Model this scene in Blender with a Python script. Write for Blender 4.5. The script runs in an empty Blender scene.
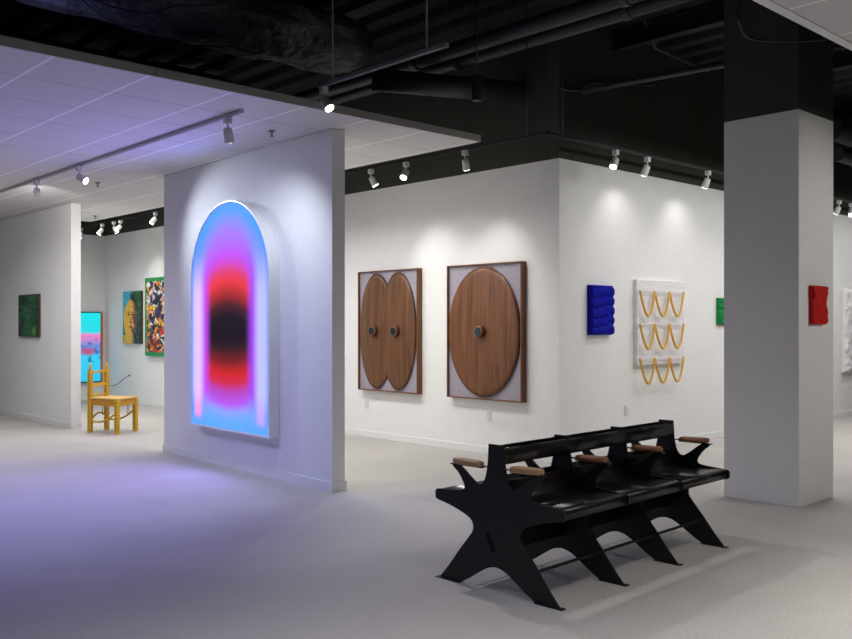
import bpy, bmesh, math, random
from mathutils import Vector, Matrix, noise
S = 0.91                                   # survey units to metres; applied once at the end
sc = bpy.context.scene
C = sc.collection
# ---------------------------------------------------------------- camera
cam = bpy.data.cameras.new('camera'); cam.sensor_width = 36; cam.lens = 899/852*36
cam.shift_y = 5.5/852
camo = bpy.data.objects.new('camera', cam); C.objects.link(camo)
camo.location = (0, 0, 1.5); camo.rotation_euler = (math.pi/2, 0, math.radians(47-90))
sc.camera = camo
# ---------------------------------------------------------------- world, exposure
w = bpy.data.worlds.new('world'); sc.world = w; w.use_nodes = True
w.node_tree.nodes['Background'].inputs[0].default_value = (.8, .85, 1, 1)
w.node_tree.nodes['Background'].inputs[1].default_value = 0.0
vs = sc.view_settings
vs.view_transform = 'Standard'; vs.look = 'None'; vs.gamma = 1; vs.exposure = 0.0
vs.use_curve_mapping = False
# ---------------------------------------------------------------- fill lights (overhead areas added without fixtures, out of frame and between the walls)
def area(name, loc, sx, sy, power, col=(1, .97, .93), rot=(0, 0, 0), spread=160):
    l = bpy.data.lights.new(name, 'AREA'); l.shape = 'RECTANGLE'; l.size = sx; l.size_y = sy
    l.energy = power; l.color = col; l.spread = math.radians(spread)
    o = bpy.data.objects.new(name, l); C.objects.link(o); o.location = loc; o.rotation_euler = rot
    return o
area('hall_fill', (5.0, 0.9, 3.2), 3.4, 1.6, 40, (1, .97, .94), spread=80)
area('hall_fill', (1.4, 2.0, 3.2), 2.0, 2.0, 30, (.95, .95, 1.0), spread=80)
area('violet_fill', (2.2, 7.6, 3.22), 1.2, 2.4, 64, (.35, .37, 1), rot=(0, -.25, 0), spread=130)  # added to tint the floor and wall around the arch violet
area('aisle_fill', (5.9, 8.8, 3.2), .5, 4.0, 80, (1, .98, .96))
area('aisle_fill', (6.1, 13.6, 3.2), .5, 3.4, 50, (1, .98, .97))
area('side_fill', (2.6, 12.4, 3.2), 2.4, 4.0, 66, (1, .98, .97))
area('far_fill', (11.5, 4.0, 3.2), 6.0, .8, 95, (1, .975, .95))
area('wall_wash_fill', (12.4, 4.9, 3.34), 9.0, .12, 52, (1, .98, .96), rot=(.5, 0, 0))  # strip without a fixture, added to brighten the right wall evenly
area('wall_wash_fill', (6.72, 14.2, 3.42), .12, 6.0, 34, (1, .98, .96), rot=(0, .45, 0))  # same kind of added strip, for the far room wall
GLOW = 13.0                                 # watts of each added spot that strengthens the arch panel's light
POWER = 38.0                                # watts of one track spotlight
# ---------------------------------------------------------------- materials
def mat(name, col, rough=.6, metal=0, spec=.5, emis=None, es=0):
    m = bpy.data.materials.new(name); m.use_nodes = True
    b = m.node_tree.nodes['Principled BSDF']
    b.inputs['Base Color'].default_value = (*col, 1); b.inputs['Roughness'].default_value = rough
    b.inputs['Metallic'].default_value = metal; b.inputs['Specular IOR Level'].default_value = spec
    if emis:
        b.inputs['Emission Color'].default_value = (*emis, 1); b.inputs['Emission Strength'].default_value = es
    return m
def nd(m, t, **k):
    n = m.node_tree.nodes.new(t)
    for a, v in k.items(): setattr(n, a, v)
    return n
def lk(m, a, b): m.node_tree.links.new(a, b)
def noisy(name, c1, c2, scale=(5, 5, 5), sc_=1, rough=.7, bump=0, bscale=None, detail=4, metal=0, spec=.5, lo=.35, hi=.65, bdist=.01):
    m = mat(name, c1, rough, metal, spec); b = m.node_tree.nodes['Principled BSDF']
    tc = nd(m, 'ShaderNodeTexCoord'); mp = nd(m, 'ShaderNodeMapping'); mp.inputs['Scale'].default_value = scale
    n = nd(m, 'ShaderNodeTexNoise'); n.inputs['Scale'].default_value = sc_; n.inputs['Detail'].default_value = detail
    r = nd(m, 'ShaderNodeValToRGB'); r.color_ramp.elements[0].position = lo; r.color_ramp.elements[1].position = hi
    r.color_ramp.elements[0].color = (*c1, 1); r.color_ramp.elements[1].color = (*c2, 1)
    lk(m, tc.outputs['Object'], mp.inputs[0]); lk(m, mp.outputs[0], n.inputs['Vector']); lk(m, n.outputs['Fac'], r.inputs[0])
    lk(m, r.outputs[0], b.inputs['Base Color'])
    if bump:
        n2 = nd(m, 'ShaderNodeTexNoise'); n2.inputs['Scale'].default_value = bscale or 200; n2.inputs['Detail'].default_value = 3
        lk(m, tc.outputs['Object'], n2.inputs['Vector'])
        bp = nd(m, 'ShaderNodeBump'); bp.inputs['Strength'].default_value = bump; bp.inputs['Distance'].default_value = bdist
        lk(m, n2.outputs['Fac'], bp.inputs['Height']); lk(m, bp.outputs[0], b.inputs['Normal'])
    return m
def vcol(name, rough=.6, emit=0, spec=.4):
    m = mat(name, (.5, .5, .5), rough, 0, spec); b = m.node_tree.nodes['Principled BSDF']
    a = nd(m, 'ShaderNodeAttribute', attribute_name='Col')
    if emit:
        b.inputs['Base Color'].default_value = (.004, .004, .004, 1)
        lk(m, a.outputs['Color'], b.inputs['Emission Color']); b.inputs['Emission Strength'].default_value = emit
    else: lk(m, a.outputs['Color'], b.inputs['Base Color'])
    return m
M = {}
M['wall'] = noisy('white_wall_paint', (.79, .79, .785), (.81, .81, .805), sc_=2, rough=.75, bump=.05, bscale=120, spec=.2)
M['wall_dark'] = noisy('black_wall_paint', (.040, .042, .034), (.048, .050, .042), scale=(4, 4, .3), sc_=1.5, rough=.7, spec=.3)
M['greywall'] = mat('mid_grey_wall_paint', (.22, .22, .22), .8)
M['base'] = mat('white_trim_paint', (.78, .78, .78), .5)
M['deck'] = noisy('black_roof_deck', (.004, .004, .0035), (.009, .009, .008), sc_=2, rough=.7)
M['pipe'] = noisy('dark_grey_painted_pipe', (.028, .028, .032), (.038, .038, .043), sc_=3, rough=.5)
M['foil'] = noisy('dull_foil_insulation', (.03, .031, .028), (.11, .11, .10), scale=(1.2, 2, 2), sc_=2.2, rough=.5, bump=1, bscale=7, metal=.1, bdist=.08, detail=8)
M['fascia'] = mat('grey_metal_fascia', (.42, .415, .39), .5)
M['black'] = mat('black_track_metal', (.02, .02, .02), .45)
M['grey'] = mat('grey_metal', (.22, .22, .22), .45)
M['palegrey'] = mat('pale_grey_track_enamel', (.45, .45, .46), .45)
M['lampwhite'] = mat('white_lamp_enamel', (.62, .62, .61), .4)
M['lens'] = mat('lit_lamp_lens', (1, 1, 1), .4, emis=(1, .98, .95), es=14)
M['steel'] = noisy('blackened_steel', (.007, .007, .0085), (.012, .0115, .012), sc_=4, rough=.5, spec=.45)
M['seatsteel'] = noisy('waxed_blackened_steel', (.010, .009, .008), (.018, .0155, .0135), sc_=5, rough=.30, spec=.5, metal=.0)
M['armwood'] = noisy('pale_oak', (.46, .26, .12), (.60, .36, .19), scale=(30, 4, 30), sc_=1, rough=.5)
M['armwood2'] = noisy('brown_oak', (.30, .135, .06), (.40, .19, .09), scale=(30, 4, 30), sc_=1, rough=.5)
M['yellow'] = noisy('ochre_yellow_paint', (.60, .34, .010), (.72, .43, .02), sc_=20, rough=.5)
M['weave'] = noisy('tan_woven_seat', (.58, .36, .09), (.70, .47, .16), scale=(6, 60, 60), sc_=1, rough=.8)
M['rust'] = mat('burnt_orange_wood', (.56, .27, .025), .6)
M['darkdot'] = mat('dark_bead', (.05, .03, .01), .5)
M['cream'] = mat('arch_frame_enamel', (.80, .80, .80), .35)
M['linen'] = noisy('lilac_grey_linen', (.29, .27, .32), (.36, .335, .39), scale=(1, 1, 1), sc_=90, rough=.9)
M['gold'] = noisy('golden_braided_cord', (.66, .35, .03), (.86, .52, .07), sc_=60, rough=.45, spec=.6)
M['bead'] = noisy('white_beaded_cloth', (.70, .70, .73), (.95, .94, .93), sc_=75, rough=.4, bump=.8, bscale=90)
M['blue'] = noisy('ultramarine_flock', (.005, .007, .24), (.009, .011, .36), sc_=14, rough=.9, spec=.1)
M['red'] = noisy('vermilion_flock', (.50, .010, .008), (.60, .018, .014), sc_=14, rough=.8, spec=.2)
M['green'] = noisy('emerald_flock', (.004, .17, .045), (.012, .26, .07), sc_=14, rough=.8, spec=.2)
M['framegreen'] = mat('green_frame_paint', (.01, .25, .06), .5)
M['canvas'] = vcol('painted_canvas', .55)
M['glass'] = mat('blue_black_hub', (.02, .05, .07), .2, .3)
M['outlet'] = mat('outlet_plastic', (.70, .70, .69), .4)
M['orange'] = mat('orange_side_panel', (.75, .17, .03), .5)
M['cable'] = mat('dark_cable', (.05, .04, .04), .5)
M['archlight'] = vcol('arch_lightbox', .6, emit=1.08, spec=.05)
M['video'] = vcol('video_screen_glow', .3, emit=1.0)
def wood(name, a, b_, c):
    m = mat(name, a, .42, spec=.45); b = m.node_tree.nodes['Principled BSDF']
    tc = nd(m, 'ShaderNodeTexCoord'); mp = nd(m, 'ShaderNodeMapping'); mp.inputs['Scale'].default_value = (14, 14, .8)
    n = nd(m, 'ShaderNodeTexNoise'); n.inputs['Scale'].default_value = 1.6; n.inputs['Detail'].default_value = 7; n.inputs['Distortion'].default_value = .6
    r = nd(m, 'ShaderNodeValToRGB'); e = r.color_ramp.elements
    e[0].position = .28; e[0].color = (*a, 1); e[1].position = .74; e[1].color = (*c, 1)
    x = e.new(.5); x.color = (*b_, 1)
    lk(m, tc.outputs['Object'], mp.inputs[0]); lk(m, mp.outputs[0], n.inputs['Vector']); lk(m, n.outputs['Fac'], r.inputs[0]); lk(m, r.outputs[0], b.inputs['Base Color'])
    return m
M['walnut'] = wood('walnut_veneer', (.085, .029, .009), (.15, .054, .018), (.205, .080, .029))
M['walnut2'] = wood('brown_walnut_veneer', (.080, .032, .012), (.13, .053, .020), (.18, .078, .031))
M['frame'] = wood('red_brown_frame_wood', (.125, .042, .015), (.17, .062, .023), (.21, .085, .034))
# carpet
m = mat('grey_carpet', (.5, .48, .46), .95, spec=.1); M['carpet'] = m
b = m.node_tree.nodes['Principled BSDF']; tc = nd(m, 'ShaderNodeTexCoord')
n1 = nd(m, 'ShaderNodeTexNoise'); n1.inputs['Scale'].default_value = 100; n1.inputs['Detail'].default_value = 5
n2 = nd(m, 'ShaderNodeTexNoise'); n2.inputs['Scale'].default_value = 1.3; n2.inputs['Detail'].default_value = 3
mx = nd(m, 'ShaderNodeMath', operation='MULTIPLY_ADD'); mx.inputs[1].default_value = .35
r = nd(m, 'ShaderNodeValToRGB'); e = r.color_ramp.elements
e[0].position = .45; e[0].color = (.385, .368, .350, 1); e[1].position = .86; e[1].color = (.53, .510, .490, 1)
lk(m, tc.outputs['Object'], n1.inputs['Vector']); lk(m, tc.outputs['Object'], n2.inputs['Vector'])
lk(m, n2.outputs['Fac'], mx.inputs[0]); lk(m, n1.outputs['Fac'], mx.inputs[2]); lk(m, mx.outputs[0], r.inputs[0]); lk(m, r.outputs[0], b.inputs['Base Color'])
bp = nd(m, 'ShaderNodeBump'); bp.inputs['Strength'].default_value = .35; bp.inputs['Distance'].default_value = .01
lk(m, n1.outputs['Fac'], bp.inputs['Height']); lk(m, bp.outputs[0], b.inputs['Normal'])
# ceiling tiles: a square grid of pale bars over white tiles
m = mat('ceiling_tile', (.72, .71, .70), .8, spec=.2); M['tile'] = m
b = m.node_tree.nodes['Principled BSDF']; tc = nd(m, 'ShaderNodeTexCoord')
mp = nd(m, 'ShaderNodeMapping'); mp.inputs['Location'].default_value = (-2.247/.67+8, -5.97/.67+20, 0)
mp.inputs['Scale'].default_value = (1/.67/S, 1/.67/S, 1)
sx = nd(m, 'ShaderNodeSeparateXYZ'); lk(m, tc.outputs['Object'], mp.inputs[0]); lk(m, mp.outputs[0], sx.inputs[0])
def bar(out, wdt):
    f = nd(m, 'ShaderNodeMath', operation='FRACT'); lk(m, out, f.inputs[0])
    p = nd(m, 'ShaderNodeMath', operation='PINGPONG'); p.inputs[1].default_value = .5; lk(m, f.outputs[0], p.inputs[0])
    g = nd(m, 'ShaderNodeMath', operation='LESS_THAN'); g.inputs[1].default_value = wdt; lk(m, p.outputs[0], g.inputs[0])
    return g.outputs[0]
bx_, by_ = bar(sx.outputs[0], .018), bar(sx.outputs[1], .011)
c1 = nd(m, 'ShaderNodeMix', data_type='RGBA'); c1.inputs[6].default_value = (.65, .64, .635, 1); c1.inputs[7].default_value = (.42, .42, .42, 1)
c2 = nd(m, 'ShaderNodeMix', data_type='RGBA'); c2.inputs[7].default_value = (.88, .88, .88, 1)
lk(m, by_, c1.inputs[0]); lk(m, bx_, c2.inputs[0]); lk(m, c1.outputs[2], c2.inputs[6]); lk(m, c2.outputs[2], b.inputs['Base Color'])
# ---------------------------------------------------------------- mesh helpers
def box(bm, x0, x1, y0, y1, z0, z1, mi=0):
    v = [bm.verts.new((x, y, z)) for x in (x0, x1) for y in (y0, y1) for z in (z0, z1)]
    for q in ((0, 1, 3, 2), (4, 6, 7, 5), (0, 4, 5, 1), (2, 3, 7, 6), (0, 2, 6, 4), (1, 5, 7, 3)):
        bm.faces.new([v[i] for i in q]).material_index = mi
    return v
def obj(name, bm, mt, parent=None, smooth=False, bevel=0, loc=None, seg=2):
    bmesh.ops.recalc_face_normals(bm, faces=bm.faces)
    me = bpy.data.meshes.new(name); bm.to_mesh(me); bm.free()
    for x in (mt if isinstance(mt, (list, tuple)) else [mt]): me.materials.append(x)
    if smooth:
        for p in me.polygons: p.use_smooth = True
    o = bpy.data.objects.new(name, me); C.objects.link(o)
    if parent: o.parent = parent
    if loc: o.location = loc
    if bevel:
        b = o.modifiers.new('bevel', 'BEVEL'); b.width = bevel; b.segments = seg; b.limit_method = 'ANGLE'
    return o
def nb(): return bmesh.new()
def bxo(name, dims, mt, parent=None, bevel=0):
    bm = nb(); box(bm, *dims); return obj(name, bm, mt, parent, bevel=bevel)
def struct(o): o['kind'] = 'structure'; return o
def tag(o, label, cat, group=None):
    o['label'] = label; o['category'] = cat
    if group: o['group'] = group
    return o
def empty(name, loc, rz=0):
    o = bpy.data.objects.new(name, None); C.objects.link(o); o.location = loc; o.rotation_euler = (0, 0, rz)
    o.empty_display_size = .1; return o
def tube(bm, pts, r, seg=12, cap=True, mi=0, closed=False):
    """sweep a circle of radius r (or one radius per point) along pts"""
    pts = [Vector(p) for p in pts]; n = len(pts); rings = []; side = None
    for i, p in enumerate(pts):
        if closed: t = (pts[(i+1) % n] - pts[i-1]).normalized()
        else: t = (pts[min(i+1, n-1)] - pts[max(i-1, 0)]).normalized()
        if side is None:
            side = t.cross(Vector((0, 0, 1)))
            if side.length < .01: side = Vector((1, 0, 0))
        side = (side - t*side.dot(t)).normalized(); up = t.cross(side)
        rr = r[i] if isinstance(r, (list, tuple)) else r
        rings.append([bm.verts.new(p + side*rr*math.cos(a) + up*rr*math.sin(a)) for a in [2*math.pi*k/seg for k in range(seg)]])
    for i in range(n if closed else n-1):
        A, B = rings[i], rings[(i+1) % n]
        for k in range(seg):
            f = bm.faces.new((A[k], A[(k+1) % seg], B[(k+1) % seg], B[k])); f.material_index = mi; f.smooth = True
    if cap and not closed:
        bm.faces.new(rings[0]).material_index = mi; bm.faces.new(rings[-1]).material_index = mi
    return rings
def prism(bm, loops, to3, t0, t1):
    """extrude a flat outline with optional holes; to3(a, b, t) -> 3D"""
    from mathutils.geometry import tessellate_polygon
    flat = [p for lp in loops for p in lp]
    tris = tessellate_polygon([[Vector((a, b_, 0)) for a, b_ in lp] for lp in loops])
    sides = []
    for t in (t0, t1):
        vs_ = [bm.verts.new(to3(a, b_, t)) for a, b_ in flat]; sides.append(vs_)
        for tr in tris:
            try: bm.faces.new([vs_[i] for i in tr])
            except ValueError: pass
    k = 0
    for lp in loops:
        n = len(lp)
        for i in range(n):
            a, c = k+i, k+(i+1) % n; bm.faces.new((sides[0][a], sides[0][c], sides[1][c], sides[1][a]))
        k += n
def spline(pts, n=6):
    """open Catmull-Rom through 2D points"""
    P = [pts[0]] + list(pts) + [pts[-1]]; out = []
    for i in range(1, len(P)-2):
        for k in range(n):
            t = k/n; q = []
            for d in range(len(pts[0])):
                a, b_, c, e_ = P[i-1][d], P[i][d], P[i+1][d], P[i+2][d]
                q.append(.5*((2*b_)+(-a+c)*t+(2*a-5*b_+4*c-e_)*t*t+(-a+3*b_-3*c+e_)*t**3))
            out.append(tuple(q))
    out.append(tuple(pts[-1])); return out
def grid(bm, nu, nv, f, colf=None, mi=0):
    """f(u, v) -> position for u, v in 0..1, colours in the Col layer"""
    V = [[bm.verts.new(f(i/nu, j/nv)) for j in range(nv+1)] for i in range(nu+1)]
    lay = bm.loops.layers.float_color.get('Col') or (bm.loops.layers.float_color.new('Col') if colf else None)
    for i in range(nu):
        for j in range(nv):
            fc = bm.faces.new((V[i][j], V[i+1][j], V[i+1][j+1], V[i][j+1])); fc.material_index = mi; fc.smooth = True
            if colf:
                for l, (a, b_) in zip(fc.loops, ((i, j), (i+1, j), (i+1, j+1), (i, j+1))):
                    l[lay] = (*colf(a/nu, b_/nv), 1)
    return V
def sst(a, b_, x):
    t = max(0, min(1, (x-a)/(b_-a))); return t*t*(3-2*t)
def mixc(a, b_, t): return tuple(a[i]*(1-t)+b_[i]*t for i in range(3))
def ramp(tab, x):
    if x <= tab[0][0]: return tab[0][1]
    for (x0, c0), (x1, c1_) in zip(tab, tab[1:]):
        if x <= x1: return mixc(c0, c1_, (x-x0)/(x1-x0))
    return tab[-1][1]
def srgb(r, g, b_): return tuple((c/255/12.92 if c/255 <= .04045 else ((c/255+.055)/1.055)**2.4) for c in (r, g, b_))
HW = 3.298
H = 3.27                                    # height of the white walls
Z = 4.95                                    # underside of the roof deck
# ================================================================ THE SETTING
struct(bxo('floor', (-3, 20, -4, 17.9, -.1, 0), M['carpet']))
struct(bxo('wall_back', (7.65, 7.85, 6.3, 17.9, 0, HW), M['wall']))
struct(bxo('wall_back_upper', (7.65, 7.85, 6.3, 17.9, HW, Z), M['wall_dark']))
struct(bxo('wall_right', (7.65, 20, 6.1, 6.3, 0, HW), M['wall']))
struct(bxo('wall_right_upper', (7.65, 20, 6.1, 6.3, HW, Z), M['wall_dark']))
struct(bxo('wall_far', (5.25, 7.65, 17.7, 17.9, 0, HW), M['wall']))
struct(bxo('wall_far_upper', (-3, 7.65, 17.7, 17.9, HW, Z), M['wall_dark']))
struct(bxo('wall_left', (5.11, 5.25, 13.0, 17.9, 0, H-.005), M['wall']))
struct(bxo('wall_far_left', (-3, 5.11, 17.7, 17.9, 0, HW), M['wall']))
struct(bxo('wall_side', (-3.2, -3, -4, 17.9, 0, Z), M['greywall']))
struct(bxo('wall_behind', (-3.2, 20, -4.2, -4, 0, Z), M['greywall']))
struct(bxo('wall_end', (20, 20.2, -4.2, 6.3, 0, Z), M['greywall']))
# free-standing partition, turned 1.8 degrees
PA = math.radians(-1.84); PD = Vector((-math.sin(PA), math.cos(PA), 0)); PN = Vector((-math.cos(PA), -math.sin(PA), 0))
P0 = Vector((4.89, 6.48, 0))
part = bxo('wall_partition', (0, .14, 0, 3.44, 0, H-.004), M['wall']); part.location = P0; part.rotation_euler = (0, 0, PA); struct(part)
bm = nb()
box(bm, -.012, 0, -.012, 3.452, 0, .085); box(bm, 0, .14, -.012, 0, 0, .085); box(bm, .14, .152, -.012, 3.452, 0, .085); box(bm, 0, .14, 3.44, 3.452, 0, .085)
bb = obj('baseboard_partition', bm, M['base']); bb.location = P0; bb.rotation_euler = (0, 0, PA); struct(bb)
struct(bxo('baseboard_back', (7.637, 7.65, 6.087, 17.7, 0, .085), M['base'], bevel=.003))
struct(bxo('baseboard_right', (7.65, 20, 6.087, 6.1, 0, .085), M['base'], bevel=.003))
struct(bxo('baseboard_far', (5.25, 7.637, 17.687, 17.7, 0, .085), M['base'], bevel=.003))
bm = nb(); box(bm, 5.098, 5.11, 12.988, 17.7, 0, .085); box(bm, 5.11, 5.25, 12.988, 13, 0, .085); box(bm, 5.25, 5.262, 12.988, 17.687, 0, .085)
struct(obj('baseboard_left', bm, M['base'], bevel=.003))
# column, white below and black above
struct(bxo('wall_column', (7.26, 7.933, 3.305, 3.97, 0, 3.272), M['wall'], bevel=.004))
struct(bxo('wall_column_upper', (7.262, 7.931, 3.307, 3.968, 3.272, Z), M['wall_dark']))
# tiled ceilings
bm = nb(); box(bm, -3, 6.29, 6.0, 15.2, H, H+.05); box(bm, -3, 5.2, 15.2, 17.69, H, H+.05)
struct(obj('ceiling', bm, [M['tile']]))
bm = nb(); box(bm, -3, 2.95, 5.985, 6.0, H-.003, H+.062); struct(obj('trim_1', bm, M['fascia']))
bm = nb(); box(bm, 2.958, 6.305, 5.985, 6.0, H-.003, H+.062); box(bm, 6.29, 6.305, 6.0, 15.2, H-.003, H+.062); struct(obj('trim_2', bm, M['fascia']))
struct(bxo('ceiling_entrance', (-3, 20, -4, 2.34, H, H+.05), M['tile']))
struct(bxo('trim_3', (-3, 20, 2.30, 2.36, H-.008, H+.06), M['base']))
# corrugated roof deck, ribs along y
bm = nb(); x = -3; pts = []
while x < 20:
    pts += [(x, Z), (x+.16, Z), (x+.20, Z-.075), (x+.36, Z-.075)]; x += .40
V = [[bm.verts.new((a, y, c)) for a, c in pts] for y in (-4, 17.9)]
for i in range(len(pts)-1): bm.faces.new((V[0][i], V[0][i+1], V[1][i+1], V[1][i]))
V2 = [bm.verts.new(p) for p in ((-3.2, -4.2, Z+.12), (20.2, -4.2, Z+.12), (20.2, 17.9, Z+.12), (-3.2, 17.9, Z+.12))]
bm.faces.new(V2)
struct(obj('ceiling_deck', bm, M['deck']))

# ================================================================ PLENUM: ducts, pipes, conduits
def lathe_x(bm, x0, x1, cy, cz, r, seg=48, nx=40, amp=0, seed=0):
    rings = []
    for i in range(nx+1):
        x = x0+(x1-x0)*i/nx; e_ = 1-abs(2*i/nx-1)**14*.25; ring = []
        for k in range(seg):
            a = 2*math.pi*k/seg
            q = noise.noise(Vector((x*1.6+seed, math.cos(a)*2, math.sin(a)*2)))+.35*noise.noise(Vector((x*4+seed, math.cos(a)*7, math.sin(a)*7)))+.25*abs(noise.noise(Vector((x*9+seed, math.cos(a)*8, math.sin(a)*8))))
            rr = r*e_*(1+amp*q); ring.append(bm.verts.new((x, cy+rr*math.cos(a)*1.5, cz+rr*math.sin(a))))
        rings.append(ring)
    for A, B in zip(rings, rings[1:]):
        for k in range(seg):
            bm.faces.new((A[k], A[(k+1) % seg], B[(k+1) % seg], B[k])).smooth = True
    bm.faces.new(rings[0]); bm.faces.new(rings[-1])
bm = nb(); lathe_x(bm, -1.0, 6.1, 7.7, 4.50, .30, amp=.16, nx=130, seg=72)
tag(obj('insulated_duct', bm, M['foil']), 'fat crinkled foil-wrapped duct in the dark open ceiling above the tiled soffit', 'duct')
bm = nb(); lathe_x(bm, 2.2, 6.35, 10.6, 4.52, .26, amp=.12, nx=60, seed=9)
tag(obj('insulated_duct', bm, M['foil']), 'smaller wrapped duct far back in the dark ceiling void behind the foil duct', 'duct')
def pipe(name, label, cat, pts, r, mt=M['pipe'], group=None, collars=()):
    root = empty(name, pts[0]); o0 = Vector(pts[0])
    bm = nb(); tube(bm, [Vector(p)-o0 for p in pts], r, 20); obj('pipe_run', bm, mt, root)
    d = (Vector(pts[-1])-o0).normalized()
    for s in collars:
        bm = nb(); tube(bm, [d*s, d*(s+.09)], r*1.18, 20); obj('coupling', bm, mt, root)
    tag(root, label, cat, group); return root
pipe('ceiling_pipe', 'lower and nearer of the two fat parallel dark pipes crossing overhead', 'pipe', [(6.95, 2.6, 4.37), (6.95, 13, 4.37)], .072, collars=(2.1, 4.3, 6.6))
pipe('ceiling_pipe', 'upper of the two fat parallel dark pipes crossing overhead', 'pipe', [(6.62, 2.6, 4.37), (6.62, 13, 4.37)], .080, collars=(1.9, 4.6, 7.2))
pipe('branch_duct', 'short fat grey round duct butting against the black wall behind the hanging canister', 'duct', [(6.1, 7.35, 4.10), (7.63, 6.6, 4.09)], .12)
pipe('sprinkler_pipe', 'long straight pipe running high along the black wall towards the column', 'pipe', [(7.78, 5.9, 4.0), (8.35, 4.6, 4.12), (9.3, 3.4, 4.3)], .032)
bm = nb(); tube(bm, spline([(7.60, 6.04, 4.03), (7.9, 6.05, 4.06), (8.15, 6.06, 4.18), (8.6, 6.07, 4.27), (9.4, 6.07, 4.39)], 8), .014, 10)
tag(obj('flexible_conduit', bm, M['pipe']), 'thin S-bent conduit rising over the end of the long wall pipe', 'conduit')
bm = nb(); tube(bm, [(8.45, 5.6, 4.93), (8.95, 5.75, 4.68), (10.4, 5.9, 4.72)], .018, 10)
tag(obj('bent_conduit', bm, M['pipe']), 'thin kinked conduit dropping from the roof deck above the chain artwork', 'conduit')
bm = nb(); tube(bm, spline([(6.06, 3.2, 4.9), (6.055, 3.2, 3.83), (6.08, 3.2, 3.68), (6.26, 3.2, 3.605), (7.015, 3.2, 3.75), (7.61, 3.2, 3.90), (8.2, 3.2, 4.05)], 8), .011, 8)
tag(obj('bent_conduit', bm, M['pipe']), 'thin looped conduit bending round the black top of the square column', 'conduit')
for (x, y, z0) in ((4.39, 5.81, 3.472), (4.39, 4.70, 3.472)):
    bm = nb(); tube(bm, [(x, y, z0), (x, y, Z-.08)], .007, 8)
    tag(obj('hanger_rod', bm, M['grey']), 'thin rod at the lamp end of the short track hung in the void' if y > 5 else 'thin rod at the empty right end of the short track hung in the void', 'rod')
for i, (x, y) in enumerate(((6.85, 5.87), (7.13, 5.64))):
    bm = nb(); tube(bm, [(x, y, 3.39), (x, y, Z-.08)], .006, 8)
    tag(obj('hanger_rod', bm, M['black']), 'thin black suspension rod over the disc wall track, left of the wall corner' if i == 0 else 'thin black suspension rod in line with the wall corner', 'rod')
pipe('round_duct', 'dark round duct beyond the column at the right edge, upper of two', 'duct', [(13.4, 5.6, 4.38), (18.5, 5.6, 4.38)], .16)
pipe('round_duct', 'dark round duct beyond the column at the right edge, lower of two', 'duct', [(12.6, 5.2, 3.86), (18.5, 5.2, 3.86)], .10)
for i, x in enumerate((8.6, 11.2, 14.0)):
    bm = nb(); box(bm, x, x+.1, -3.9, 6.08, Z-.30, Z-.27); box(bm, x+.04, x+.06, -3.9, 6.08, Z-.27, Z-.10); box(bm, x, x+.1, -3.9, 6.08, Z-.10, Z-.075)
    struct(obj('trim_%d' % (4+i), bm, M['deck']))
# cables draped over the left of the void
random.seed(4)
for k, lab in enumerate(('thin drooping black cable highest at the far left of the ceiling void', 'thin slack black cable crossing low above the grey fascia at the left', 'thin black cable sagging beside the foil duct')):
    pts = []
    for i in range(9):
        t = i/8; x = 1.4+k*.7+t*2.0; pts.append((x, 6.6+.3*k, 4.35-.12*k-.45*math.sin(t*math.pi)*(-1 if k == 0 else 1)*.5+.1*random.random()))
    bm = nb(); tube(bm, spline(pts, 5), .009, 8)
    tag(obj('loose_cable', bm, M['pipe']), lab, 'cable')
# pendant canister in the void
t = empty('pendant_canister', (6.27, 6.0, 3.66))
bm = nb(); tube(bm, [(0, 0, 0), (0, 0, .24)], .05, 20); obj('housing', bm, M['pipe'], t, bevel=.004)
bm = nb(); tube(bm, [(0, 0, .24), (0, 0, Z-.08-3.66)], .008, 8); obj('stem', bm, M['pipe'], t)
tag(t, 'dark unlit canister lamp hanging in the ceiling void in front of the round duct', 'lamp')

# ================================================================ TRACKS AND SPOTLIGHTS
def track(label, a, b_, mt, wdt=.034, h=.022):
    a, b_ = Vector(a), Vector(b_); d = b_-a; L = d.length; root = empty('lighting_track', a, math.atan2(d.y, d.x))
    bm = nb(); box(bm, 0, L, -wdt/2, wdt/2, 0, h)
    box(bm, 0, L, -wdt/2, -wdt/2+.006, -.006, 0); box(bm, 0, L, wdt/2-.006, wdt/2, -.006, 0)
    obj('rail', bm, mt, root)
    for x in (-.01, L): 
        bm = nb(); box(bm, x, x+.01, -wdt/2-.002, wdt/2+.002, -.008, h+.002); obj('end_cap', bm, mt, root)
    tag(root, label, 'lighting track'); return root
track('white lighting track fixed along the tiled ceiling left of the glowing arch', (3.92, 6.43, H-.024), (3.98, 13.2, H-.024), M['palegrey'])
track('short grey lighting track hanging in the dark void in front of the tiled ceiling edge', (4.39, 4.50, 3.45), (4.39, 5.99, 3.45), M['grey'])
track('black track running in front of the wall with the wooden discs', (6.85, 5.62, 3.37), (6.85, 14.6, 3.37), M['black'])
track('black track running in front of the wall with the chain artwork', (6.87, 5.62, 3.37), (19.5, 5.62, 3.37), M['black'])
track('black track in the far room above the painted portrait', (6.85, 14.66, 3.35), (6.85, 17.4, 3.35), M['black'])
def make_head():
    root = empty('track_spotlight', (0, 0, 0))
    bm = nb(); box(bm, -.028, .028, -.028, .028, -.055, 0); ad = obj('adapter', bm, M['lampwhite'], root, bevel=.004)
    bm = nb(); tube(bm, [(0, 0, -.055), (0, 0, -.112)], .009, 10); st = obj('stem', bm, M['lampwhite'], root)
    bm = nb(); tube(bm, [(0, 0, .048), (0, 0, .040), (0, 0, -.058), (0, 0, -.066)], [.032, .038, .042, .042], 24)
    ho = obj('housing', bm, M['lampwhite'], root)
    bm = nb(); tube(bm, [(0, 0, -.0665), (0, 0, -.069)], .036, 24); le = obj('lens', bm, M['lens'], root)
    return root
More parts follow.
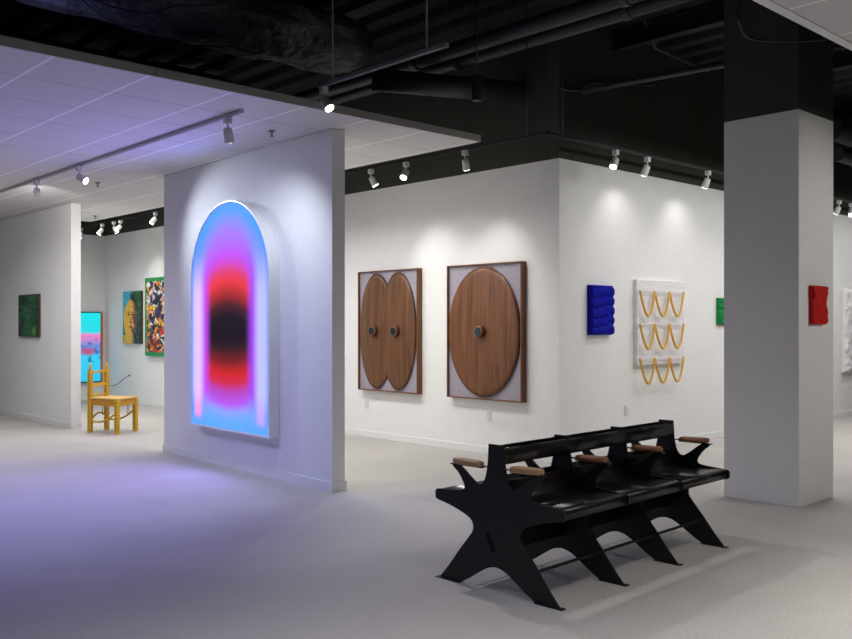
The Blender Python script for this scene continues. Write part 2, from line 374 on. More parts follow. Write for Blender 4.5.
head0 = make_head(); first = [True]; head_parts = list(head0.children)
def head(loc, aim, label, on=True, power=None, ang=62, blend=.9, size=1.0, col=(1, .97, .93), off=.02):
    """loc is the underside of the track, aim the direction the barrel points"""
    if first[0]: r = head0; first[0] = False
    else:
        r = head0.copy(); C.objects.link(r)
        for ch in head_parts:
            c = ch.copy(); C.objects.link(c); c.parent = r
    r.location = loc
    d = Vector(aim).normalized(); q = (-d).to_track_quat('Z', 'Y')
    hd = Vector((d.x, d.y, 0)); hd = hd.normalized() if hd.length > .05 else Vector((0, 0, 0))
    cpos = Vector((0, 0, -.128)) + hd*off + d*.01
    for ch in r.children:
        n = ch.name.split('.')[0]
        if n in ('housing', 'lens'):
            ch.rotation_mode = 'QUATERNION'; ch.rotation_quaternion = q; ch.location = cpos
    if not on:
        for ch in r.children:
            if ch.name.startswith('lens'):
                ch.data = ch.data.copy(); ch.data.materials[0] = M['lampwhite']
    if on:
        l = bpy.data.lights.new('lamp_beam', 'SPOT'); l.energy = power if power is not None else POWER; l.spot_size = math.radians(ang); l.spot_blend = blend
        l.shadow_soft_size = .035; l.color = col
        lo = bpy.data.objects.new('lamp_beam', l); C.objects.link(lo); lo.parent = r
        lo.rotation_mode = 'QUATERNION'; lo.rotation_quaternion = q; lo.location = cpos + d*.12
    tag(r, label, 'spotlight', 'white track spotlights')
    return r
K = 3.364
WASH = 34
head((3.92, 6.64, H-.03), (.50, .50, -1), 'white spotlight pointing at the glowing arch, on the near end of the ceiling track', power=62, ang=120, col=(.80, .87, 1))
head((3.94, 9.80, H-.03), (.85, -1.45, -.95), 'glaring white spotlight in the middle of the tiled ceiling track', power=85, ang=90, col=(.80, .87, 1))
head((3.95, 11.1, H-.03), (1.0, 2.6, -.95), 'white spotlight pointing down at the far left of the tiled ceiling track', power=120, ang=90)
head((4.39, 5.93, 3.444), (.08, -.62, -.78), 'lone glaring spotlight hanging in the void over the partition end', power=120, ang=80)
head((6.85, 8.31, K), (.40, -.28, -.92), 'spotlight tilted right, leftmost of three over the wooden discs', power=WASH, ang=82)
head((6.85, 7.68, K), (-.55, -.22, -.75), 'glaring middle spotlight of three over the wooden discs', power=60)
head((6.85, 6.735, K), (.38, .18, -.92), 'upright spotlight nearest the wall corner, right one of three over the wooden discs', power=WASH, ang=82)
head((8.0, 5.62, K), (-.55, -.1, -.8), 'glaring spotlight over the blue relief beside the wall corner', power=10, ang=80)
head((8.60, 5.62, K), (.12, .48, -.86), 'boxy spotlight turned to the wall, directly right of the glaring one near the corner', power=6, ang=120)
head((9.90, 5.62, K), (.12, .48, -.86), 'boxy spotlight turned to the wall, just left of the square column', power=6, ang=120)
head((13.69, 5.62, K), (.12, .48, -.86), 'boxy spotlight right of the square column by the right edge', power=6, ang=120)
head((14.13, 5.62, K), (-.55, -.2, -.8), 'glaring spotlight cut by the right edge of the view', power=12)
head((6.85, 16.95, K-.02), (-.4, -.3, -.85), 'spotlight in the far room just showing past the left wall end', power=16)
head((6.85, 15.98, K-.02), (-.55, .15, -.75), 'lit spotlight above the video screen, leftmost of the far room cluster of three', power=18)
head((6.85, 15.49, K-.02), (.45, -.05, -.85), 'unlit-looking spotlight in the middle of the far room cluster of three', power=18, ang=80)
head((6.85, 15.22, K-.02), (-.55, .15, -.75), 'lit spotlight above the portrait, rightmost of the far room cluster of three', power=18)
head((6.85, 13.89, K), (-.55, .15, -.75), 'lit spotlight beside the partition edge above the floral painting', power=18)
# lamps of the same hall on the entrance ceiling beside the camera
head((8.6, -0.4, H), (-.22, .86, -.35), 'white spotlight on the entrance ceiling aimed at the column', power=175, ang=56)
head((3.2, 1.4, H), (.30, .52, -.8), 'white spotlight on the entrance ceiling aimed at the bench', power=35, ang=100)
# ceiling sprinklers
def sprinkler(x, y, label):
    t = empty('fire_sprinkler', (x, y, H))
    bm = nb(); tube(bm, [(0, 0, 0), (0, 0, -.012)], [.035, .03], 20); obj('escutcheon', bm, M['grey'], t)
    bm = nb(); tube(bm, [(0, 0, -.012), (0, 0, -.05)], .009, 12); tube(bm, [(0, 0, -.05), (0, 0, -.055)], .02, 12); obj('nozzle', bm, M['grey'], t)
    tag(t, label, 'sprinkler')
sprinkler(4.63, 10.94, 'small ceiling sprinkler left of the partition, beyond the glaring track lamp')
sprinkler(4.56, 6.95, 'small ceiling sprinkler above the glowing arch, nearest one')
sprinkler(6.01, 14.3, 'small ceiling sprinkler farthest back above the video screen')

# ================================================================ GLOWING ARCH
def arch_outline(hw, z0, zs, n=40, inset=0):
    hw -= inset; pts = [(-hw, z0+inset), (hw, z0+inset)]
    return pts + [(hw*math.cos(math.pi*k/n), zs+hw*math.sin(math.pi*k/n)) for k in range(n+1)]
AW, AZ0, AZS, AD = .83, .405, 1.955, .12
acen = P0 + PD*1.705
arch = empty('glowing_arch_lightbox', (acen.x, acen.y, AZ0), PA)
bm = nb()       # rim: outer shell ring with an open front
o_, i_ = arch_outline(AW, 0, AZS-AZ0), arch_outline(AW, 0, AZS-AZ0, inset=.016)
prism(bm, [o_, i_], lambda a, b_, t_: (-t_, a, b_), .002, AD)
obj('casing', bm, M['cream'], arch)
core = [(.41, srgb(96, 165, 255)), (.50, srgb(100, 170, 255)), (.60, srgb(140, 160, 250)), (.68, srgb(178, 90, 240)), (.80, srgb(180, 70, 190)), (.89, srgb(205, 45, 80)),
        (.99, srgb(205, 38, 42)), (1.12, srgb(120, 32, 38)), (1.25, srgb(50, 28, 36)), (1.36, srgb(28, 20, 32)), (1.60, srgb(30, 22, 36)), (1.72, srgb(80, 34, 42)), (1.83, srgb(170, 45, 50)),
        (1.96, srgb(232, 58, 70)), (2.06, srgb(222, 66, 120)), (2.15, srgb(205, 75, 205)), (2.25, srgb(190, 85, 250)), (2.42, srgb(160, 120, 255)), (2.60, srgb(110, 155, 255)), (2.75, srgb(80, 165, 250))]
def arch_col(y, z):
    if z > AZS: d = AW - math.hypot(y, z-AZS)
    else: d = AW - abs(y)
    d = max(d, 0)/(2*AW)
    pale = 1-sst(1.75, 2.35, z)
    blue = srgb(80, 150, 250)
    # beyond the arch's springing the rim turns from pale to periwinkle
    pl = mixc(srgb(120, 150, 255), srgb(225, 195, 255) if y > 0 else srgb(190, 190, 255), pale)
    mg = mixc(srgb(175, 110, 255), srgb(200, 80, 245) if y > 0 else srgb(165, 75, 245), .35+.65*pale)
    side = ramp([(0, blue), (.012, blue), (.06, pl), (.13, pl), (.20, mg)], d)
    if z > 2.1: side = mixc(side, ramp([(0, blue), (.05, srgb(75, 155, 250)), (.11, srgb(125, 145, 255)), (.2, srgb(170, 115, 252))], d), sst(2.1, 2.5, z))
    if z < .8:
        pk = srgb(240, 155, 230) if y > 0 else srgb(190, 165, 250); side = mixc(side, ramp([(0, blue), (.03, blue), (.08, pk if abs(y) < AW else pk), (.13, pk), (.17, srgb(120, 165, 255))], d), 1-sst(.55, .85, z))
        side = mixc(srgb(95, 165, 255), side, sst(.47, .56, z))
    ze = z+(.11*(abs(y)/.45)**2 if z > 1.48 else -.06*(abs(y)/.45)**2)
    return mixc(side, ramp(core, ze), sst(.18, .295, d))
bm = nb(); lay = bm.loops.layers.float_color.new('Col')
NY, NZ = 72, 110; hw = AW-.018; zb, zt = AZ0+.018, AZS+AW-.018
def apt(u, v):
    z = zb+(zt-zb)*v; ww = hw if z <= AZS else math.sqrt(max(hw*hw-(z-AZS)**2, 1e-6))
    return (-(AD-.012), (2*u-1)*ww, z-AZ0), ((2*u-1)*ww, z)
V = [[bm.verts.new(apt(i/NY, j/NZ)[0]) for j in range(NZ+1)] for i in range(NY+1)]
for i in range(NY):
    for j in range(NZ):
        f = bm.faces.new((V[i][j], V[i+1][j], V[i+1][j+1], V[i][j+1]))
        for l, (a, b_) in zip(f.loops, ((i, j), (i+1, j), (i+1, j+1), (i, j+1))):
            l[lay] = (*arch_col(*apt(a/NY, b_/NZ)[1]), 1)
obj('glowing_panel', bm, M['archlight'], arch)
for (gy, gz, gc) in ((-.45, .35, (.38, .28, 1)), (.45, .35, (.38, .28, 1)), (-.45, 1.0, (.42, .27, 1)), (.45, 1.0, (.42, .27, 1)), (-.40, 1.65, (.38, .30, 1)), (.40, 1.65, (.38, .30, 1)), (0, 2.1, (.22, .34, 1)), (0, .2, (.22, .34, 1))):
    l = bpy.data.lights.new('panel_glow', 'SPOT'); l.energy = GLOW; l.color = gc; l.spot_size = math.radians(176); l.spot_blend = .6; l.shadow_soft_size = 0  # sizeless spot added before the panel to carry its glow outward
    lo = bpy.data.objects.new('panel_glow', l); C.objects.link(lo); lo.parent = arch; lo.location = (-AD-.004, gy, gz); lo.rotation_euler = (0, math.pi/2, 0)
tag(arch, 'glowing arch-shaped lightbox with red and black core in violet and blue', 'artwork')

# ================================================================ WOODEN DISC PANELS on the wall x = 7.65
def disc_panel(yc, centres, a, half_w, label, wood_m, cut):
    root = empty('framed_disc_artwork', (7.65, yc, .635))
    W2, HH, D = .590, 1.575, .088
    bm = nb()
    box(bm, -D, 0, -W2, -W2+.014, 0, HH); box(bm, -D, 0, W2-.014, W2, 0, HH)
    box(bm, -D, 0, -W2+.014, W2-.014, 0, .014); box(bm, -D, 0, -W2+.014, W2-.014, HH-.014, HH)
    obj('frame', bm, M['frame'], root, bevel=.002)
    bm = nb(); box(bm, -.056, -.004, -W2+.014, W2-.014, .014, HH-.014); obj('linen_backing', bm, M['linen'], root)
    hz = .752; zc = HH/2
    for c, side in centres:
        bm = nb(); NR, NA = 14, 96; rings = []
        def clip(y):
            if cut and side > 0: return max(y, .0015)
            if cut and side < 0: return min(y, -.0015)
            return y
        edge = lambda k: (math.cos(2*math.pi*k/NA), math.sin(2*math.pi*k/NA))
        cv = bm.verts.new((-.106, c, zc))
        for i in range(1, NR+1):
            q = i/NR; ring = []
            for k in range(NA):
                ey, ez = edge(k); x = -.086-.020*(1-q**2.5)
                if i == NR: x = -.080
                ring.append(bm.verts.new((x, clip(c+a*q*ey), zc+hz*q*ez)))
            rings.append(ring)
        back = [bm.verts.new((-.060, v.co.y, v.co.z)) for v in rings[-1]]
        for k in range(NA):
            bm.faces.new((cv, rings[0][k], rings[0][(k+1) % NA])).smooth = True
            for A, B in zip(rings, rings[1:]):
                bm.faces.new((A[k], B[k], B[(k+1) % NA], A[(k+1) % NA])).smooth = True
            bm.faces.new((rings[-1][k], back[k], back[(k+1) % NA], rings[-1][(k+1) % NA]))
        dd = obj('wooden_disc', bm, wood_m, root)
        bm = nb(); tube(bm, [(-.09, c, zc), (-.150, c, zc), (-.162, c, zc), (-.164, c, zc)], [.070, .070, .066, .05], 28); hb = obj('hub', bm, wood_m, dd)
        bm = nb(); tube(bm, [(-.163, c, zc), (-.168, c, zc)], .046, 24)
        for k in range(6):
            an = k*math.pi/3; tube(bm, [(-.166, c+.03*math.cos(an), zc+.03*math.sin(an)), (-.174, c+.03*math.cos(an), zc+.03*math.sin(an))], .009, 8)
        obj('hub_inlay', bm, M['glass'], hb)
    tag(root, label, 'artwork'); return root
disc_panel(7.155, [(0, 0)], .565, .565, 'brown framed artwork with one large round wooden disc and a central hub', M['walnut'], False)
disc_panel(8.862, [(.215, 1), (-.215, -1)], .340, .34, 'brown framed artwork with two joined oval wooden discs and two hubs', M['walnut2'], True)
def outlet(loc, n, label):
    t = empty('wall_outlet', loc, math.atan2(n[1], n[0]))
    bm = nb(); box(bm, 0, .007, -.038, .038, -.06, .06); obj('cover_plate', bm, M['outlet'], t, bevel=.002)
    for z in (-.025, .025):
        bm = nb(); box(bm, .007, .010, -.017, .017, z-.015, z+.015); obj('socket', bm, M['lampwhite'], t, bevel=.002)
    tag(t, label, 'outlet')
outlet((7.65, 9.365, .44), (-1, 0), 'small white wall outlet below the two-disc artwork')
outlet((7.65, 7.132, .444), (-1, 0), 'small white wall outlet below the single-disc artwork')
outlet((8.89, 6.1, .50), (0, -1), 'small white wall outlet below the golden chain artwork')

# ================================================================ RELIEFS
def relief(name, loc, rz, wd, ht, dep, hf, mt, label, nu=50, nv=80, core_m=None):
    """face looks to local -y; hf(u, v) = bulge"""
    root = empty(name, loc, rz)
    bm = nb(); box(bm, -wd/2+.004, wd/2-.004, -dep*.55, 0, .004, ht-.004); obj('panel', bm, core_m or mt, root)
    def f(u, v):
        e_ = min(1, min(u, 1-u, v, 1-v)*14); e_ = math.sqrt(max(0, 1-(1-e_)**2))
        h = hf(u, v)
        return (-wd/2+wd*u + (u-.5)*.02*h*e_, -(dep*.5 + dep*(.25+.55*h)*e_), ht*v)
    bm = nb(); V = grid(bm, nu, nv, f)
    rim = [V[i][0] for i in range(nu+1)] + [V[nu][j] for j in range(1, nv+1)] + [V[i][nv] for i in range(nu-1, -1, -1)] + [V[0][j] for j in range(nv-1, 0, -1)]
    bk = [bm.verts.new((v.co.x, -.004, v.co.z)) for v in rim]
    for i in range(len(rim)): j = (i+1) % len(rim); bm.faces.new((rim[i], rim[j], bk[j], bk[i]))
    obj('textured_face', bm, mt, root)
    tag(root, label, 'artwork'); return root
def folds(u, v):
    w_ = v + .035*math.sin(u*5+1) + .03*noise.noise(Vector((u*3, v*4, 1)))
    ph = w_*5.1+.15
    s = abs(math.sin(ph*math.pi))**.38
    br = abs(math.sin((w_*5.1+u*1.1)*math.pi))**.38
    k = sst(.5, .8, u)*(1-sst(.45, .55, v)) + .3*sst(.5, .7, u)*sst(.6, .8, v)*(1-sst(.85, .95, v))
    return s*(1-k*.6)+br*k*.6 + .15*noise.noise(Vector((u*4, v*7, 3)))
relief('blue_folded_relief', (8.35, 6.1, 1.388), 0, .425, .56, .065, folds, M['blue'], 'small ultramarine relief with thick horizontal folds beside the wall corner')
def crumple(sd, fx=4, fz=6):
    def h(u, v):
        p = Vector((u*fx+sd, v*fz, sd)); return .55+.9*noise.noise(p)+.4*abs(noise.noise(p*2.4))
    return h
relief('red_crumpled_relief', (7.575, 3.304, 1.505), 0, .265, .325, .045, crumple(3.1, 3, 3), M['red'], 'small red crumpled relief hanging on the square column')
relief('green_relief', (11.13, 6.1, 1.51), 0, .36, .35, .05, crumple(8.1, 6, 6), M['green'], 'small emerald green relief half hidden behind the column')
relief('white_beaded_relief', (15.53, 6.098, .73), 0, 1.2, 1.36, .08, crumple(5.5, 14, 14), M['bead'], 'white textured relief panel cut off at the right edge', nu=70, nv=80)
# chain artwork
root = empty('golden_chain_artwork', (9.506, 6.1, 1.02))
bm = nb(); box(bm, -.47, .57, -.045, 0, 0, 1.02)
obj('backing_box', bm, M['bead'], root, bevel=.004)
bm = nb(); grid(bm, 90, 90, lambda u, v: (-.466+1.032*u, -.046-.012*abs(noise.noise(Vector((u*38, v*36, 0)))), .004+1.012*v)); obj('beaded_face', bm, M['bead'], root)
xs = (-.475, -.165, .158, .478)
for zr in (.885, .495, .085):
    bm = nb(); tube(bm, [(-.485, -.085, zr), (.488, -.085, zr)], .004, 8)
    for k in range(26):
        x = -.455+k*.0375; tube(bm, [(x, -.07, zr), (x, -.09, zr)], .006, 8)
    obj('bead_rail', bm, M['bead'], root)
    for a, c in zip(xs, xs[1:]):
        bm = nb(); pts = []
        for i in range(41):
            t_ = i/40; x = a+(c-a)*t_; dz = -.30*(1-(2*t_-1)**2*(.75+.25*(2*t_-1)**2)); dz = -.30*(1-abs(2*t_-1)**1.9)
            pts.append((x, -.098-.015*math.sin(math.pi*t_), zr+dz))
        # two twisted strands
        L = [0]
        for p, q in zip(pts, pts[1:]): L.append(L[-1]+(Vector(q)-Vector(p)).length)
        fine = spline(pts, 4); tot = len(fine)
        for ph in (0, math.pi):
            st = []
            for i, p in enumerate(fine):
                an = ph+i/tot*L[-1]/.045*2*math.pi
                st.append((p[0]+.008*math.cos(an), p[1]+.008*math.sin(an), p[2]+.004*math.cos(an)))
            tube(bm, st, .0085, 6)
        obj('chain_swag', bm, M['gold'], root)
tag(root, 'white beaded panel hung with three rows of drooping golden chains', 'artwork')

# ================================================================ PAINTINGS
def nz(x, y, s=0): return noise.noise(Vector((x, y, s)))
def fract_n(x, y, s, o=3):
    a = 0; f = 1; t_ = 0
    for i in range(o): a += nz(x*f, y*f, s+i*7)/f; t_ += 1/f; f *= 2.1
    return a/t_
def cells(x, y, s):
    dist, pts = noise.voronoi(Vector((x, y, s))); p = pts[0]
    return (math.sin(p[0]*127.1+p[1]*311.7)*43758.5) % 1, dist[1]-dist[0]
def painting(name, loc, rz, wd, ht, dep, colf, label, nu=70, nv=110, frame=None, fw=.03, side=None):
    """face looks to local -x, u runs along -y (left to right as seen)"""
    root = empty(name, loc, rz)
    bm = nb(); box(bm, -dep, 0, -wd/2, wd/2, 0, ht); obj('stretcher' if not frame else 'frame', bm, frame or side or M['darkdot'], root, bevel=.002)
    e_ = fw if frame else .001
    bm = nb(); grid(bm, nu, nv, lambda u, v: (-dep-.002-.003*abs(nz(u*30, v*40)), wd/2-e_-(wd-2*e_)*u, e_+(ht-2*e_)*v), colf)
    obj('painted_canvas', bm, M['canvas'], root)
    tag(root, label, 'painting'); return root
def c_green(u, v):
    n = fract_n(u*3, v*4, 2, 4); c = mixc((.003, .03, .018), (.012, .14, .05), sst(-.3, .5, n))
    fx = (u-.5); body = math.exp(-(fx/.17)**2-((v-.50)/.3)**2)
    n3 = abs(fract_n(u*7, v*8, 9, 3)); c = mixc(c, (.06, .42, .14), body*sst(.16, .02, n3)*.9 if False else body*(1-sst(.02, .14, n3))*.8)
    if abs(v-.72) < .012 and abs(fx) > .12: c = mixc(c, (.02, .22, .10), .6)
    lf = math.exp(-((u-.8)/.07)**2-((v-.12)/.09)**2); c = mixc(c, (.12, .45, .05), lf*.8)
    return mixc(c, (.002, .015, .01), .5*sst(.35, .5, abs(fx)))
painting('green_painting', (5.11, 14.62, 1.315), 0, .86, .665, .04, c_green, 'dark green painting with a faint pale figure on the far left wall')
def c_face(u, v):
    n = fract_n(u*4, v*6, 4, 3); n2 = fract_n(u*9, v*14, 11, 2)
    bg = mixc((.03, .38, .62), (.06, .50, .70), .5+n)
    bg = mixc(bg, (.01, .09, .04), sst(.42, .62, u+.25*n)) if v > .45 else mixc((.02, .20, .08), (.01, .03, .03), sst(.3, .7, u))
    bg = mixc(bg, (.05, .30, .05), sst(.12, .3, n2)*.7)
    fx = (u-.44-.06*(v-.5)); rx = .40*(1-.35*sst(.62, .95, v)) ; r = math.hypot(fx/rx, (v-.47)/.38)
    c = bg
    hair = math.hypot((u-.50)/.36, (v-.56)/.42); c = mixc(c, (.012, .010, .02), 1-sst(.85, 1.05, hair+.15*n)) if v > .3 and u > .42 else c
    if r < 1.1:
        sk = mixc((.86, .46, .04), (.45, .14, .02), sst(-.02, .22, fx+.5*n)); sk = mixc(sk, (.92, .62, .10), sst(.1, .35, n2)*.8)
        sk = mixc(sk, (.10, .03, .04), sst(.06, .20, fx+.35*n)*.9)
        c = mixc(c, sk, 1-sst(.9, 1.05, r))
    for ex in (-.10, .11):
        e_ = math.hypot((fx-ex)/.085, (v-.555)/.022); c = mixc(c, (.012, .008, .01), (1-sst(.6, 1.1, e_)))
        e_ = math.hypot((fx-ex)/.10, (v-.60)/.012); c = mixc(c, (.05, .02, .02), (1-sst(.6, 1.2, e_))*.8)
    c = mixc(c, (.22, .06, .03), (1-sst(.5, 1.1, math.hypot((fx-.025)/.028, (v-.47)/.085)))*.75)
    c = mixc(c, (.08, .02, .015), 1-sst(.6, 1.1, math.hypot((fx-.01)/.08, (v-.405)/.018)))
    c = mixc(c, (.42, .07, .09), 1-sst(.6, 1.1, math.hypot((fx-.02)/.11, (v-.32)/.03)))
    c = mixc(c, (.06, .01, .02), 1-sst(.5, 1.1, math.hypot((fx-.02)/.11, (v-.322)/.007)))
    if v < .16 and r > .85: c = mixc(c, (.75, .45, .05), (1-sst(.15, .35, abs(u-.3))))
    return c
painting('portrait_painting', (7.648, 16.397, 1.145), 0, .77, 1.0, .045, c_face, 'tall narrow portrait painting of a golden face on blue and green ground')
PAL = [(.62, .05, .02), (.85, .28, .04), (.90, .62, .05), (.80, .78, .70), (.02, .03, .20), (.02, .02, .03), (.01, .12, .05), (.55, .45, .40), (.80, .42, .28), (.01, .01, .02)]
def c_flor(u, v):
    k, ed = cells(u*16+1.2*nz(u*9, v*12, 2), v*19+1.2*nz(u*9, v*12, 8), 1.0)
    if v > .66: p = [PAL[3], PAL[5], PAL[7], PAL[4], PAL[9], PAL[1], PAL[5], PAL[3], PAL[8], PAL[9]]
    elif v > .36: p = [PAL[2], PAL[1], PAL[3], PAL[2], PAL[4], PAL[5], PAL[2], PAL[8], PAL[1], PAL[9]]
    else: p = [PAL[1], PAL[0], PAL[1], PAL[8], PAL[6], PAL[9], PAL[0], PAL[3], PAL[1], PAL[5]]
    c = p[int(k*9.99)]
    return mixc((.01, .01, .015), c, sst(.0, .2, ed))
painting('floral_painting', (7.65, 14.96, .93), 0, 1.67, 1.44, .07, c_flor, 'large busy floral painting in red, yellow and black inside a green frame', nu=150, nv=140, frame=M['framegreen'], fw=.07)
# video screen on the far wall
root = empty('video_screen', (6.92, 17.7, .36))
bm = nb(); box(bm, -.6, .60, -.10, 0, 0, 1.40); obj('casing', bm, M['black'], root, bevel=.004)
bm = nb(); box(bm, .601, .64, -.085, -.001, 0, 1.39); obj('side_panel', bm, M['orange'], root)
def c_vid(u, v):
    n = fract_n(u*3, v*10, 3, 3)
    c = ramp([(0, srgb(40, 200, 245)), (.36, srgb(60, 210, 250)), (.42, srgb(90, 150, 225)), (.52, srgb(110, 140, 220)), (.60, srgb(205, 140, 210)), (.68, srgb(245, 130, 205)), (.72, srgb(40, 225, 235)), (1, srgb(20, 235, 240))], v+.03*n)
    if .28 < v < .62:
        c = mixc(c, srgb(40, 60, 120), sst(.1, .4, fract_n(u*8, v*16, 6, 3))); d = math.hypot((u-.78)/.16, (v-.44)/.07)
        c = mixc(c, srgb(200, 60, 90), (1-sst(.4, 1.1, d))*.8)
    return mixc(c, srgb(0, 140, 170), .22*(int(v*60) % 2))
bm = nb(); grid(bm, 60, 90, lambda u, v: (-.585+1.17*u, -.102, .02+1.36*v), c_vid); obj('picture_surface', bm, M['video'], root)
tag(root, 'large glowing video screen in cyan and pink behind the yellow chair', 'screen')

# ================================================================ YELLOW CHAIR
ft = {'bl': Vector((5.135, 12.386, 0)), 'fl': Vector((5.308, 11.905, 0)), 'fr': Vector((5.665, 12.103, 0)), 'br': Vector((5.447, 12.56, 0))}
cc = sum(ft.values(), Vector())/4
chair = empty('yellow_chair', cc); L = {k: v-cc for k, v in ft.items()}
ang = math.atan2((L['fr']-L['fl']).y, (L['fr']-L['fl']).x)
def post(k, h, top):
    bm = nb(); p = L[k]; s = .027
    R2 = Matrix.Rotation(ang, 3, 'Z')
    vs_ = box(bm, -s, s, -s, s, 0, h)
    if top: # finial: waisted tip
        tube(bm, [(0, 0, h), (0, 0, h+.015), (0, 0, h+.03), (0, 0, h+.055), (0, 0, h+.10)], [.020, .015, .021, .018, .005], 12)
    z = .05
    while z < h-.03:
        for sx_, sy_ in ((-1, 0), (1, 0), (0, -1), (0, 1)):
            q = .0055; cx_, cy_ = sx_*(s-.002), sy_*(s-.002)
            box(bm, cx_-q, cx_+q, cy_-q, cy_+q, z-.007, z+.007, 1)
        z += .042
    for v in bm.verts: v.co = R2 @ v.co + p
    return obj('back_post' if top else 'leg', bm, [M['yellow'], M['darkdot']], chair)
post('bl', .87, True); post('br', .87, True); post('fl', .485, False); post('fr', .485, False)
def rail(name, a, b_, z, hh, th, mt, sag=0):
    a, b_ = L[a], L[b_]; d = (b_-a).normalized(); nrm = Vector((-d.y, d.x, 0)); bm = nb(); n = 8; pr = None
    a2, b2 = a+d*.02, b_-d*.02
    for i in range(n+1):
        t_ = i/n; p = a2.lerp(b2, t_) + nrm*sag*math.sin(math.pi*t_)
        ring = [bm.verts.new(p+nrm*s_*th+Vector((0, 0, z+k_*hh/2))) for s_, k_ in ((-1, -1), (1, -1), (1, 1), (-1, 1))]
        if pr:
            for k in range(4): bm.faces.new((pr[k], pr[(k+1) % 4], ring[(k+1) % 4], ring[k]))
        else: bm.faces.new(ring)
        pr = ring
    bm.faces.new(pr); return obj(name, bm, mt, chair, bevel=.002)
rail('back_slat', 'bl', 'br', .84, .030, .011, M['yellow'], .01); rail('back_slat', 'bl', 'br', .66, .045, .011, M['yellow'], .01)
rail('back_slat', 'bl', 'br', .515, .03, .011, M['yellow'])
rail('seat_rail', 'bl', 'fl', .425, .085, .012, M['rust']); rail('seat_rail', 'fl', 'fr', .425, .085, .012, M['rust'])
rail('seat_rail', 'fr', 'br', .425, .085, .012, M['rust']); rail('seat_rail', 'bl', 'br', .425, .085, .012, M['rust'])
bm = nb(); ks = ('bl', 'fl', 'fr', 'br'); q = [L[k]*1.10 for k in ks]
def fs(u, v): 
    p = q[0].lerp(q[1], u).lerp(q[3].lerp(q[2], u), v); return (p.x, p.y, .489+.006*math.sin(math.pi*u)*math.sin(math.pi*v))
V = grid(bm, 12, 12, fs); r_ = bmesh.ops.extrude_face_region(bm, geom=list(bm.faces))
for v in [g for g in r_['geom'] if isinstance(g, bmesh.types.BMVert)]: v.co.z -= .022
obj('woven_seat', bm, M['weave'], chair)
for a, c, z0, z1, dz in (('bl', 'fl', .16, .30, -.06), ('br', 'fr', .16, .32, -.07), ('bl', 'br', .16, .20, .08)):
    p, r2 = L[a], L[c]; bm = nb()
    tube(bm, spline([(*(p.lerp(r2, t_)).xy, z0+(z1-z0)*t_+dz*math.sin(math.pi*t_)) for t_ in (0, .25, .5, .75, 1)], 6), .014, 8)
    obj('curved_stretcher', bm, M['yellow'], chair)
for k in (.25, .55, .8):
    p = L['bl'].lerp(L['fr'], k); bm = nb()
    tube(bm, [(p.x, p.y-.03, .47), (p.x, p.y-.03, .25), (p.x+.05, p.y+.03, .25), (p.x+.05, p.y+.03, .47)], .004, 6); obj('wire_loop', bm, M['cable'], chair)
bm = nb(); p = L['br']
tube(bm, spline([(p.x, p.y, .62), (p.x+.12, p.y-.05, .64), (p.x+.20, p.y-.09, .71), (p.x+.27, p.y-.13, .77)], 8), .005, 6)
tube(bm, [(p.x+.26, p.y-.13, .775), (p.x+.285, p.y-.14, .765)], .011, 8)
obj('curling_wire', bm, M['cable'], chair)
tag(chair, 'ochre yellow wooden chair with dotted legs and woven seat standing past the left wall end', 'chair')

# ================================================================ TANDEM BENCH
TH = math.radians(2.4)
bench = empty('tandem_bench', (3.75, 2.972, 0), TH)
CV = .448
inner = spline([(.055, .828), (.058, .78), (.063, .71), (.078, .640), (.098, .605), (.122, .592), (.152, .600), (.20, .632), (.239, .662), (.272, .684)], 4)
outer = spline([(.335, .684), (.322, .668), (.291, .645), (.258, .605), (.240, .572), (.244, .552), (.268, .541), (.33, .535), (.44, .527)], 4)
tip = [(.462, .524), (.471, .515), (.473, .50), (.471, .475), (.466, .467)]
under = spline([(.455, .463), (.335, .438), (.240, .408), (.190, .383), (.172, .350), (.176, .318), (.200, .285), (.285, .185), (.355, .097), (.440, 0)], 4)
archl = spline([(.281, 0), (.206, .040), (.117, .097), (.057, .128), (0, .140)], 4)
half = inner + outer + tip + under + archl
def mirror(pts): return [(CV+a, z) for a, z in reversed(pts)]
loop = [(CV-a, z) for a, z in half] + mirror(half)[1:]
# drop near-duplicate points
cl = [loop[0]]
for p in loop[1:]:
    if math.hypot(p[0]-cl[-1][0], p[1]-cl[-1][1]) > .0015: cl.append(p)
slot = [(.5235, .3223), (.478, .332), (.437, .232), (.4822, .2217)]
def plate(u):
    bm = nb(); prism(bm, [cl, slot], lambda a, b_, t_: (u+t_, a, b_), -.006, .006)
    return obj('star_end_plate', bm, M['steel'], bench)
US = (0, .618, 1.240, 1.858)
for u in US:
    pl_ = plate(u)
    for v in ((-.012, .172), (.724, .908)):
        bm = nb(); box(bm, u-.02, u+.02, v[0], v[1], .0, .006); obj('foot_plate', bm, M['steel'], pl_, bevel=.001)
def sheet(bm, prof, u0, u1, th):
    """solid sheet following a (v, z) profile"""
    n = len(prof); N = []
    for i in range(n):
        a, c = prof[max(i-1, 0)], prof[min(i+1, n-1)]; d = Vector((c[0]-a[0], c[1]-a[1])).normalized(); N.append((-d.y, d.x))
    rings = [[bm.verts.new((u, prof[i][0]+s_*N[i][0]*th/2, prof[i][1]+s_*N[i][1]*th/2)) for i in range(n)] for u in (u0, u1) for s_ in (-1, 1)]
    a, b_, c, d = rings
    for i in range(n-1):
        for A, B in ((a, c), (b_, d)):
            f = bm.faces.new((A[i], A[i+1], B[i+1], B[i])); f.smooth = True
        bm.faces.new((a[i], a[i+1], b_[i+1], b_[i])); bm.faces.new((c[i], c[i+1], d[i+1], d[i]))
    for i in (0, n-1): bm.faces.new((a[i], b_[i], d[i], c[i]))
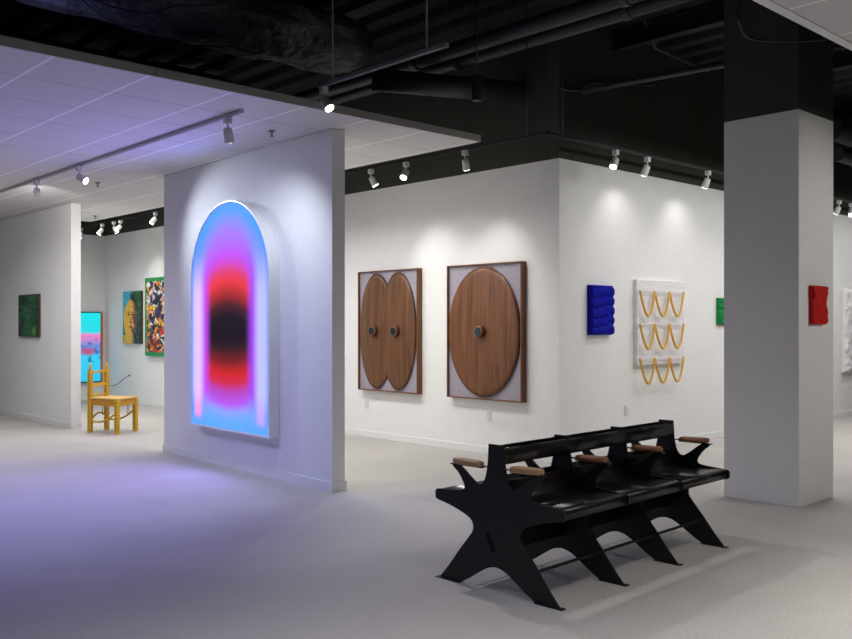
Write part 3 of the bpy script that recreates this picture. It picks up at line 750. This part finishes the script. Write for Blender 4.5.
sp = [(-.006, .468), (-.010, .500), (-.004, .520), (.018, .526)] + spline([(.018, .526), (.14, .519), (.26, .510), (.325, .525), (.365, .575), (.384, .635)], 6)[1:]
for u0, u1 in zip(US, US[1:]):
    for sd in (0, 1):
        pr = sp if not sd else [(2*CV-a, z) for a, z in sp]
        bm = nb(); sheet(bm, pr, u0+.0065, u1-.0065, .006); obj('seat', bm, M['seatsteel'], bench)
        x = .393 if not sd else 2*CV-.393
        pr = [(x+.006*(-1 if sd else 1), .722), (x, .732), (x-.001*(-1 if sd else 1), .770), (x, .806), (x+.007*(-1 if sd else 1), .812)]
        bm = nb(); sheet(bm, pr, u0+.0065, u1-.0065, .005); obj('backrest', bm, M['seatsteel'], bench)
    bm = nb(); prism(bm, [[(.532, .330), (.474, .340), (.428, .224), (.490, .212)]], lambda a, b_, t_: (t_, a, b_), u0+.0065, u1-.0065); obj('centre_beam', bm, M['steel'], bench, bevel=.002)
for v in (.170, 2*CV-.170):
    bm = nb(); tube(bm, [(.0065, v, .165), (1.85, v, .165)], .0085, 10); obj('stretcher_rod', bm, M['steel'], bench)
for i, u in enumerate(US):
    for sd in (1, -1):
        arm = bench
        bm = nb(); n = 14; rings = []
        for k in range(n+1):
            t_ = k/n; wv = .108+(.322-.108)*t_
            e_ = math.sqrt(max(0, 1-abs(2*t_-1)**14)); hw_ = (.026+.008*math.sin(math.pi*(.15+.8*t_)))*max(e_, .6); hh = .018*max(e_, .65)
            zc = .704+.006*t_; y = CV-sd*wv; ring = []
            for a_ in range(12):
                an = 2*math.pi*a_/12; cx_, sx_ = math.cos(an), math.sin(an)
                ring.append(bm.verts.new((u+hw_*math.copysign(abs(cx_)**.5, cx_), y, zc+hh*math.copysign(abs(sx_)**.5, sx_))))
            rings.append(ring)
        for A, B in zip(rings, rings[1:]):
            for k in range(12): bm.faces.new((A[k], A[(k+1) % 12], B[(k+1) % 12], B[k])).smooth = True
        bm.faces.new(rings[0]); bm.faces.new(rings[-1])
        ar = obj('armrest', bm, M['armwood'] if i == 0 else M['armwood2'], bench)
        bm = nb(); y0, y1 = sorted((CV-sd*.10, CV-sd*.345)); box(bm, u-.014, u+.014, y0, y1, .6855, .6905); obj('bracket', bm, M['steel'], ar)
        bm = nb(); tube(bm, [(u, CV-sd*.060, .697), (u, CV-sd*.11, .699)], .005, 8); obj('pin', bm, M['grey'], ar)
tag(bench, 'black steel back-to-back bench of three seats per side with wooden armrests', 'bench')

# ---------------------------------------------------------------- survey units -> metres
done = set()
for o in list(bpy.data.objects):
    o.location = o.location*S
    if o.type == 'MESH':
        if o.data.name not in done:
            done.add(o.data.name); o.data.transform(Matrix.Scale(S, 4))
        for md in o.modifiers:
            if md.type == 'BEVEL': md.width *= S
    if o.type == 'LIGHT' and o.data.name not in done:
        done.add(o.data.name); l = o.data; l.energy *= S*S
        if l.type == 'AREA': l.size *= S; l.size_y *= S
        else: l.shadow_soft_size *= S
